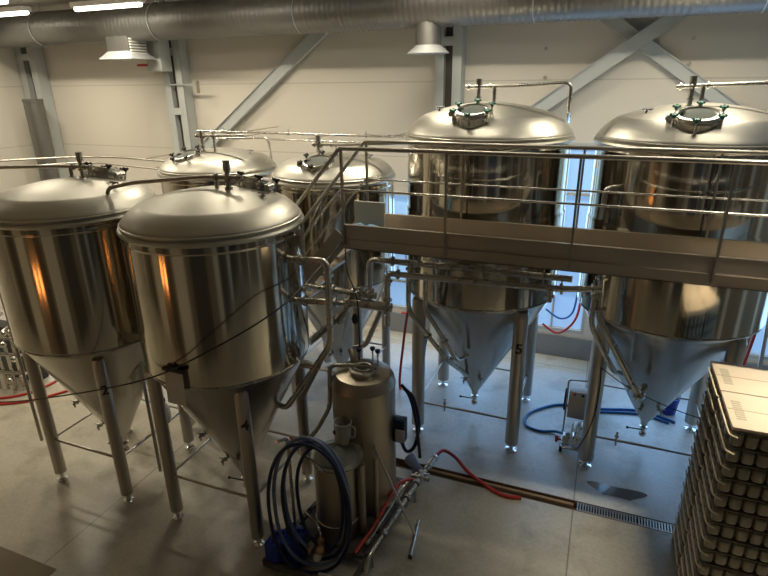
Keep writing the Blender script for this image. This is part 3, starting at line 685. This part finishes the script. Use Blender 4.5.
# long process pipe on the floor with cocks and red hoses
lp = thing('filling_pipe', 'long steel pipe with valves lying beside the small vessel trolley', 'pipe', (-1.8, 5.1, 0))
part('tube', MB().tube([(-1.87, 4.02, .10), (-1.87, 4.10, .22), (-1.84, 4.4, .24), (-1.70, 5.62, .27)], .026, .06), 'pipe', lp)
part('second_tube', MB().tube([(-1.98, 4.3, .17), (-1.90, 5.3, .19), (-1.80, 5.55, .24)], .022, .06), 'pipe', lp)
for f in (.05, .55, .78, .92):
    p = Vector((-1.84, 4.4, .24)).lerp(Vector((-1.70, 5.62, .27)), f); part('union', MB().cyl(p-Vector((.003, .025, 0)), p+Vector((.003, .025, 0)), .045, 16), 'dull', lp)
p = Vector((-1.72, 5.45, .27)); part('cock', MB().cyl(p-Vector((.12, 0, 0)), p+Vector((.12, 0, 0)), .025).ball(p, .05).beam(p+Vector((0, 0, .05)), p+Vector((.12, 0, .09)), .02, .01), 'pipe', lp)
part('end_fitting', MB().cyl((-1.70, 5.62, .27), (-1.66, 5.90, .28), .036, 16).cyl((-1.69, 5.68, .27), (-1.687, 5.70, .27), .055, 16).cyl((-1.665, 5.86, .28), (-1.66, 5.9, .28), .048, 16), 'chrome', lp)
part('support', MB().cyl((-1.74, 5.3, 0), (-1.74, 5.3, .25), .014, 8).cyl((-1.86, 4.2, 0), (-1.86, 4.2, .22), .014, 8), 'dull', lp)
gn = thing('nozzle', 'dark purple-grey trumpet nozzle lying by the drain behind the vessel', 'nozzle', (-1.95, 5.8, 0))
part('funnel', MB().cyl((-2.02, 5.90, .16), (-1.82, 5.75, .12), .085, 20, .04), 'palehose', gn); part('stem', MB().cyl((-1.82, 5.75, .12), (-1.72, 5.66, .10), .03), 'dull', gn); part('rest', MB().box(-1.95, -1.85, 5.79, 5.84, 0, .08), 'dull', gn)

def hose(label, pts, r, mat, name='hose', cat='hose'):
    P = catmull(pts, 8)
    return tag(part(name, MB().tube(P, r, 0, 10), mat), label, cat)
hose('red hose curving from the long steel pipe along the floor drain', [(-1.655, 5.91, .28), (-1.60, 6.08, .27), (-1.45, 6.14, .16), (-1.2, 6.02, .04), (-.78, 5.80, .024), (-.5, 5.82, .024)], .024, 'red')
hose('red hose rising from the trolley base up the side of the narrow vessel', [(-2.05, 4.15, .17), (-1.97, 4.5, .25), (-1.93, 4.85, .33), (-1.88, 5.15, .38), (-1.80, 5.35, .30)], .022, 'red')
hose('red hose on the floor behind the tank marked 4', [(-3.9, 5.9, .02), (-3.3, 5.82, .02), (-2.8, 5.55, .02), (-2.72, 5.2, .02)], .02, 'red')
hose('red hose hanging down in front of the left window', [(-2.72, 7.9, 2.75), (-2.70, 7.9, 2.2), (-2.72, 7.88, 1.6), (-2.80, 7.85, .9), (-2.85, 7.8, .03), (-2.6, 7.7, .02)], .022, 'red')
hose('dark hose coiled on the right side of the narrow vessel', [(vx+.40, vy+.25, 1.62), (vx+.52, vy+.25, 1.5), (vx+.60, vy+.22, 1.2), (vx+.56, vy+.18, .9), (vx+.48, vy+.12, .85), (vx+.42, vy+.1, 1.0)], .022, 'bluehose')
hose('second dark hose hanging on the right side of the narrow vessel', [(vx+.38, vy+.22, 1.68), (vx+.48, vy+.22, 1.55), (vx+.56, vy+.2, 1.3), (vx+.62, vy+.16, .95), (vx+.64, vy+.15, .78)], .02, 'bluehose')

# T-shaped floor scraper leaning on the vessel
sq = thing('floor_scraper', 'long pale handle with a T bar leaning on the narrow vessel', 'scraper', (-1.56, 4.75, 0))
part('handle', MB().tube([(-1.56, 4.76, .03), (-2.04, 4.735, 1.16)], .014), 'white', sq)
part('t_bar', MB().tube([(-1.595, 5.0, .022), (-1.515, 4.46, .022)], .022), 'pipe', sq)
part('end_cap', MB().cyl((-1.515, 4.46, .022), (-1.512, 4.44, .022), .024, 14), 'black', sq)

# hanging black cables
def cable(label, pts, r=.007):
    tag(part('cable', MB().tube(catmull(pts, 10), r, 0, 8), 'black'), label, 'cable')
cable('long black cable sagging across the front of the tanks marked 2 and 4', [(-6.9, 3.55, 1.45), (-6.31, 3.55, 1.50), (-5.245, 3.55, 1.81), (-3.985, 3.55, 2.263), (-3.236, 3.60, 2.66), (-2.72, 4.1, 2.98), (-2.75, 5.0, 3.10), (-2.76, 5.60, 3.22)], .008)
cable('black cable hanging from the walkway to the manifold and narrow vessel', [(-2.70, 5.56, 3.16), (-2.66, 5.50, 2.92), (-2.50, 5.40, 2.62), (-2.44, 5.30, 2.2), (-2.40, 5.2, 1.95)], .008)
cable('black cable crossing the cone of the far right tank', [(.24, 6.6, 1.62), (.55, 6.55, 1.45), (.95, 6.42, 1.36), (1.35, 6.3, 1.33), (1.62, 6.2, 1.38)], .006)
cable('black cable dropping from the far right cone to the pump cart', [(.24, 6.6, 1.62), (.26, 6.67, 1.2), (.22, 6.68, .75), (.10, 6.68, .35), (.02, 6.9, .20)], .007)
pl = thing('cable_plug', 'black plug on the cable above the narrow vessel', 'plug', (-2.56, 5.38, 2.38)); part('body', MB().lathe([(0, 0), (.03, .02), (.045, .07), (.02, .13), (0, .14)], (-2.50, 5.33, 2.33), 14), 'black', pl)

# ------------------------------------------------------------------ pump cart
pc = thing('pump_cart', 'grey pump cart with control box and handle behind the big right tank\'s front leg', 'cart', (.05, 7.30, 0))
f = MB(); f.tube([(-.13, 7.36, .08), (-.13, 7.42, .93), (.30, 7.50, .93), (.30, 7.44, .08)], .014, .05)
f.tube([(-.13, 7.36, .08), (-.13, 6.98, .08), (.30, 6.98, .08), (.30, 7.44, .08)], .016, .05)
part('frame', f, 'pipe', pc)
part('control_box', MB().box(-.105, .27, 7.30, 7.45, .38, .74, .01), 'fascia', pc)
pan = part('control_panel', MB().box(-.10, .27, 7.27, 7.44, .75, .83, .01), 'white', pc)
for x, m_ in ((-.03, 'red'), (.08, 'navy'), (.2, 'red')): part('switch', MB().cyl((x, 7.275, .80), (x, 7.24, .805), .022, 12), m_, pan)
part('motor', MB().cyl((.08, 7.08, .22), (.08, 7.34, .22), .10, 26), 'dull', pc)
part('pump_head', MB().cyl((.08, 6.98, .20), (.08, 7.08, .20), .115, 30).cyl((.08, 6.93, .20), (.08, 6.98, .20), .04, 16).tube([(.08, 7.03, .30), (.08, 7.03, .42), (.2, 7.03, .42)], .024, .05), 'chrome', pc)
part('valve_block', MB().box(-.12, -.02, 7.0, 7.12, .10, .26, .01), 'pipe', pc)
for x, y in ((-.13, 7.38), (.30, 7.42), (-.13, 7.0), (.30, 7.0)): part('wheel', MB().cyl((x-.02, y, .045), (x+.02, y, .045), .045, 18), 'black', pc)
part('drain_cock', MB().cyl((-.19, 7.1, .12), (-.13, 7.1, .12), .015, 8).cyl((-.2, 7.1, .08), (-.2, 7.1, .18), .02, 10), 'red', pc, 'red cock')
part('cord_coil', MB().torus((0, 0, 0), .15, .014, 30, Matrix.Translation((-.15, 7.4, .62)) @ Matrix.Rotation(PI/2, 4, 'Y')), 'black', pc)
hose('blue hose looped on the floor around the pump cart', [(1.45, 8.30, .02), (.96, 8.46, .02), (.37, 8.30, .02), (-.16, 8.23, .02), (-.42, 8.08, .02), (-.68, 7.75, .02), (-.68, 7.45, .02), (-.46, 7.36, .02), (-.22, 7.40, .04), (-.06, 7.2, .14), (.0, 7.1, .2)], .02, 'midblue')
hose('second blue hose on the floor running right behind the pump cart', [(.2, 8.15, .02), (.6, 8.28, .02), (1.0, 8.36, .02), (1.36, 8.25, .02)], .02, 'midblue')
bk = thing('bucket', 'blue plastic bucket by the rear leg of the far right tank', 'bucket', (1.52, 8.46, 0))
part('body', MB().lathe([(0, 0), (.12, 0), (.15, .28), (.16, .28), (.16, .295), (.145, .295), (.115, .02), (0, .02)], (1.36, 8.62, 0), 32), 'bluebox', bk)
part('bail', MB().tube([(1.36+.15*math.cos(a), 8.62, .29+.0+.10*math.sin(a)) for a in [PI*i/12 for i in range(13)]], .005, 0, 6), 'pipe', bk)
M['wet'] = plain('water', (.16, .155, .14), .06)
pdl = MB(); vs_ = [pdl.bm.verts.new((.62+.30*math.cos(a)*(1+.35*math.sin(3*a)), 6.38+.16*math.sin(a)*(1+.4*math.cos(2*a)), .0025)) for a in [2*PI*i/40 for i in range(40)]]; pdl.bm.faces.new(vs_)
tag(part('water_puddle', pdl, 'wet'), 'small dark wet patch on the floor below the far right cone', 'puddle')
# small floor fittings on front braces
for x, lab in ((-1.78, 'small tap on the front brace of the tank marked 5'), (.55, 'small tap on the front brace of the far right tank')):
    v = part('brace_tap', MB().cyl((x, 6.77, .43), (x, 6.77, .62), .014, 10).cyl((x, 6.77, .56), (x, 6.77, .58), .028, 12).ball((x, 6.77, .62), .02), 'pipe'); tag(v, lab, 'tap')

# left clutter behind the first tank
cl_t = thing('valve_manifold', 'cluttered steel valve manifold at the left edge beside the first tank', 'manifold', (-9.3, 5.5, 0))
mbx = MB()
for i in range(5): mbx.tube([(-9.6+.15*i, 5.35+.04*i, 0), (-9.6+.15*i, 5.35+.04*i, 1.1+.1*(i % 3)), (-9.7+.15*i, 5.65+.04*i, 1.1+.1*(i % 3))], .028, .1)
for z in (.35, .7, 1.0): mbx.tube([(-9.7, 5.3, z), (-8.85, 5.5, z)], .032)
part('pipework', mbx, 'pipe', cl_t)
rv = random.Random(3)
for i in range(14): part('valve_body', MB().ball((-9.5+.05*i, 5.26+.012*i+.05*rv.random(), .2+1.0*rv.random()), .04+.02*rv.random()), 'pipe', cl_t)
part('backing_box', MB().box(-10.0, -9.0, 5.75, 6.0, 0, 1.0, .02), 'black', cl_t)
hose('upper red hose on the floor left of the tank marked 2', [(-9.4, 5.0, .02), (-9.0, 5.2, .02), (-8.75, 5.5, .02), (-8.7, 5.9, .02)], .022, 'red')
hose('lower red hose on the floor left of the tank marked 2', [(-9.4, 4.85, .02), (-8.9, 5.02, .02), (-8.5, 5.3, .02), (-8.2, 5.75, .02), (-8.0, 6.1, .02)], .022, 'red')
hose('red hose on the floor between the legs of the tank marked 2', [(-7.3, 6.55, .02), (-6.6, 6.5, .02), (-6.2, 6.6, .02), (-5.8, 6.45, .02)], .022, 'red')
sb = thing('sample_bottle', 'white plastic bottle hanging beside the drop pipe between front tanks', 'bottle', (-5.12, 4.9, .9))
part('body', MB().lathe([(0, .78), (.06, .79), (.07, .86), (.07, 1.0), (.03, 1.06), (.028, 1.1)], (-5.02, 4.72, 0), 24), 'white', sb); part('cap', MB().cyl((-5.02, 4.72, 1.1), (-5.02, 4.72, 1.14), .032), 'navy', sb)
part('holder', MB().tube([(-5.02, 4.72, 1.13), (-5.02, 4.65, 1.35), (-5.06, 4.53, 1.36)], .006, .03, 8), 'dull', sb)
np_ = thing('notice_plate', 'pale plate with dark rim hanging low on the shell of the tank marked 4', 'plate', (-3.70, 3.66, 1.99))
pm_ = Matrix.Translation((-3.70, 3.66, 2.18)) @ Matrix.Rotation(-.05, 4, 'X')
part('panel', MB().box(-.11, .11, -.005, .005, -.19, .17, 0, pm_), 'white', np_); part('rim', MB().box(-.125, .125, -.02, .02, .17, .205, .004, pm_), 'black', np_)
part('hook', MB().tube([(-3.70, 3.66, 2.37), (-3.70, 3.70, 2.42)], .008), 'black', np_)

# things behind the far right tank
ld_ = thing('ladder', 'steel ladder leaning at the right edge behind the far right tank', 'ladder', (2.7, 8.9, 0))
for x in (2.45, 2.85): part('stile', MB().beam((x, 8.5, 0), (x+.12, 9.7, 3.7), .05, .03, up=(0, 1, 0)), 'galv', ld_)
for i in range(12):
    f_ = (i+.6)/12.5; part('rung', MB().cyl((2.45+.12*f_, 8.5+1.2*f_, 3.7*f_), (2.85+.12*f_, 8.5+1.2*f_, 3.7*f_), .015, 8), 'galv', ld_)
pipe('vertical steel pipe at the right edge beside the ladder', [(2.22, 8.7, .1), (2.25, 8.7, 2.6), (2.7, 8.75, 3.0)], .035)
hose('red hose hanging beside the ladder at the right edge', [(2.30, 8.6, 2.0), (2.26, 8.6, 1.4), (2.22, 8.6, .8), (2.3, 8.6, .1)], .02, 'red')
hose('red hose sagging in front of the window between the two big tanks', [(-.75, 9.75, .72), (-.5, 9.75, .58), (-.30, 9.75, .70), (-.16, 9.75, 1.0), (-.13, 9.75, 1.6)], .022, 'red')
hose('blue hose sagging in front of the window between the two big tanks', [(-.72, 9.8, 1.0), (-.45, 9.8, .85), (-.25, 9.8, 1.0), (-.2, 9.8, 1.5)], .018, 'midblue')
pb = part('control_panel_box', MB().box(-.62, -.30, 9.72, 10.0, 2.0, 2.3, .02), 'greysteel'); tag(pb, 'grey box below the walkway in front of the window', 'box')
hose('red hose coiled on the grey box below the walkway', [(-.52, 9.68, 2.22), (-.45, 9.66, 2.12), (-.34, 9.66, 2.06), (-.30, 9.68, 2.0)], .03, 'red')
hose('red hose on the sill of the left window', [(-3.6, 9.965, .44), (-3.2, 9.96, .442), (-2.7, 9.965, .44), (-2.4, 9.96, .442)], .022, 'red')
# small pipes in the left window gap
hose('thin blue hose standing between the back tank and tank marked 5', [(-2.62, 8.35, 0.02), (-2.60, 8.36, .5), (-2.56, 8.36, .8)], .03, 'midblue')

# ------------------------------------------------------------------ tray stack
SXL, SYN, SYF, ZT = 1.215, 4.60, 5.84, 2.30
TW, TD = .545, .61; NT = 14; TH = .158
def tray_core(): return MB().box(.05, TW-.05, .05, TD-.05, .004, TH-.02).box(.006, TW-.006, .006, TD-.006, TH-.016, TH-.006)
def tray_mesh():
    b = MB(); nx, ny = 5, 5
    cw, cd = (TW-.01)/nx, (TD-.01)/ny
    for i in range(nx):
        for y0, y1 in ((.0, .08), (TD-.08, TD)):
            b.box(.005+i*cw+.008, .005+(i+1)*cw-.008, y0, y1, .004, TH-.026, .028)
    for j in range(1, ny-1):
        for x0, x1 in ((.0, .08), (TW-.08, TW)):
            b.box(x0, x1, .005+j*cd+.008, .005+(j+1)*cd-.008, .004, TH-.026, .028)
    return b
ordn = ['topmost', 'second from the top', 'third from the top', 'fourth from the top', 'fifth from the top', 'sixth from the top', 'seventh from the top', 'seventh from the bottom', 'sixth from the bottom', 'fifth from the bottom', 'fourth from the bottom', 'third from the bottom', 'second from the bottom', 'lowest']
proto = None
cols = [(0, 0, 'near left'), (0, 1, 'far left'), (1, 0, 'near right'), (1, 1, 'far right')]
for cxi, cyi, cn in cols:
    for k in range(NT):
        x = SXL+cxi*(TW+.006)+random.uniform(-.004, .004); y = SYN+cyi*(TD+.006)+random.uniform(-.005, .005); z = ZT-.035-(k+1)*TH
        if proto is None:
            proto = thing('stacking_tray', '', 'tray', (0, 0, 0), 'stacked trays')
            pb_ = part('tray_body', tray_mesh(), 'tray', proto); pc_ = part('tray_core', tray_core(), 'traycore', proto)
            lp_ = part('tray_lip', MB().tube([(-.004, TD-.04, TH-.035), (-.020, TD-.10, TH-.012), (-.022, .03, TH-.012), (-.014, -.02, TH-.03), (.05, -.022, TH-.05)], .0075, .05, 8), 'cream', proto, 'curved lip painted cream as its lit edge')
            root = proto
        else:
            root = proto.copy(); C.objects.link(root)
            for ch in (pb_, pc_, lp_):
                if ch is lp_ and cxi == 1: continue
                c = ch.copy(); C.objects.link(c); c.parent = root
        root.location = (x, y, z); root['label'] = 'dark taupe stacking tray, %s in the %s column of the stack' % (ordn[k], cn)
plt = thing('pallet', 'wooden pallet under the tray stack', 'pallet', (SXL+TW, SYN+TD, 0))
for y in (SYN+.02, SYN+.56, SYN+1.1): part('bearer', MB().box(SXL, SXL+1.1, y, y+.1, 0, (ZT-.035-NT*TH)-.016), 'wood', plt)
part('deck_board', MB().box(SXL, SXL+1.1, SYN, SYN+1.22, (ZT-.035-NT*TH)-.016, (ZT-.035-NT*TH)-.001), 'wood', plt)
for cxi, cyi, cn in cols:
    x = SXL+cxi*(TW+.006); y = SYN+cyi*(TD+.006); z = ZT-.036
    t = thing('carton_lid', 'flat cardboard sheet on top of the %s column of trays' % cn, 'cardboard', (x+TW/2, y+TD/2, z), 'cardboard on the tray stack')
    part('sheet', MB().box(x+.004, x+TW-.004, y+.005, y+TD-.005, z, z+.03, .004), 'card', t)
    part('seam', MB().box(x+.01, x+TW-.01, y+TD*.5-.004, y+TD*.5+.004, z+.03, z+.031), 'cardtape', t)
    pr_ = MB()
    for i in range(9): pr_.box(x+.055, x+.13, y+.14+i*.036, y+.165+i*.036, z+.03, z+.0308)
    part('print', pr_, 'print', t, 'faint grey printed strip')

# ------------------------------------------------------------------ heater behind the camera, seen mirrored in the shells
ht = thing('radiant_heater', 'orange glowing radiant heater on a stand, seen mirrored in the front tanks', 'heater', (-6.55, -.8, 0))
part('stand', MB().cyl((-6.55, -.82, 0), (-6.55, -.82, 1.9), .04).cyl((-6.55, -.82, 0), (-6.55, -.82, .03), .12, 24), 'black', ht)
part('casing', MB().box(-7.05, -6.05, -.88, -.80, 1.38, 1.90, .02), 'black', ht)
for i in range(2):
    for j in range(4):
        x = -6.97+i*.5; z = 1.45+j*.12; part('element', MB().tube([(x, -.77, z), (x+.26, -.77, z+.04)], .022), 'orange', ht)

# ------------------------------------------------------------------ world, camera, colour
w = bpy.data.worlds.new('world'); bpy.context.scene.world = w; w.use_nodes = True
w.node_tree.nodes['Background'].inputs[0].default_value = (.5, .55, .6, 1); w.node_tree.nodes['Background'].inputs[1].default_value = .2
cam = bpy.data.cameras.new('camera'); co = bpy.data.objects.new('camera', cam); C.objects.link(co)
cam.sensor_fit = 'HORIZONTAL'; cam.sensor_width = 36; cam.lens = 553/768*36; cam.clip_start = .05
fpx = 553.
def dv(u, v): return Vector(((u-384)/fpx, -(v-288)/fpx, -1))
Zc = -dv(405, 1750).normalized(); Xc = -dv(-1097, 100).normalized(); Xc = (Xc - Zc*Xc.dot(Zc)).normalized(); Yc = Zc.cross(Xc)
R = Matrix((Xc, Yc, Zc))     # world = R @ camera
co.matrix_world = Matrix.Translation((0, 0, 5)) @ R.to_4x4()
sc = bpy.context.scene; sc.camera = co
sc.view_settings.view_transform = 'Standard'; sc.view_settings.look = 'None'; sc.view_settings.gamma = 1; sc.view_settings.use_curve_mapping = False
sc.view_settings.exposure = 0.45
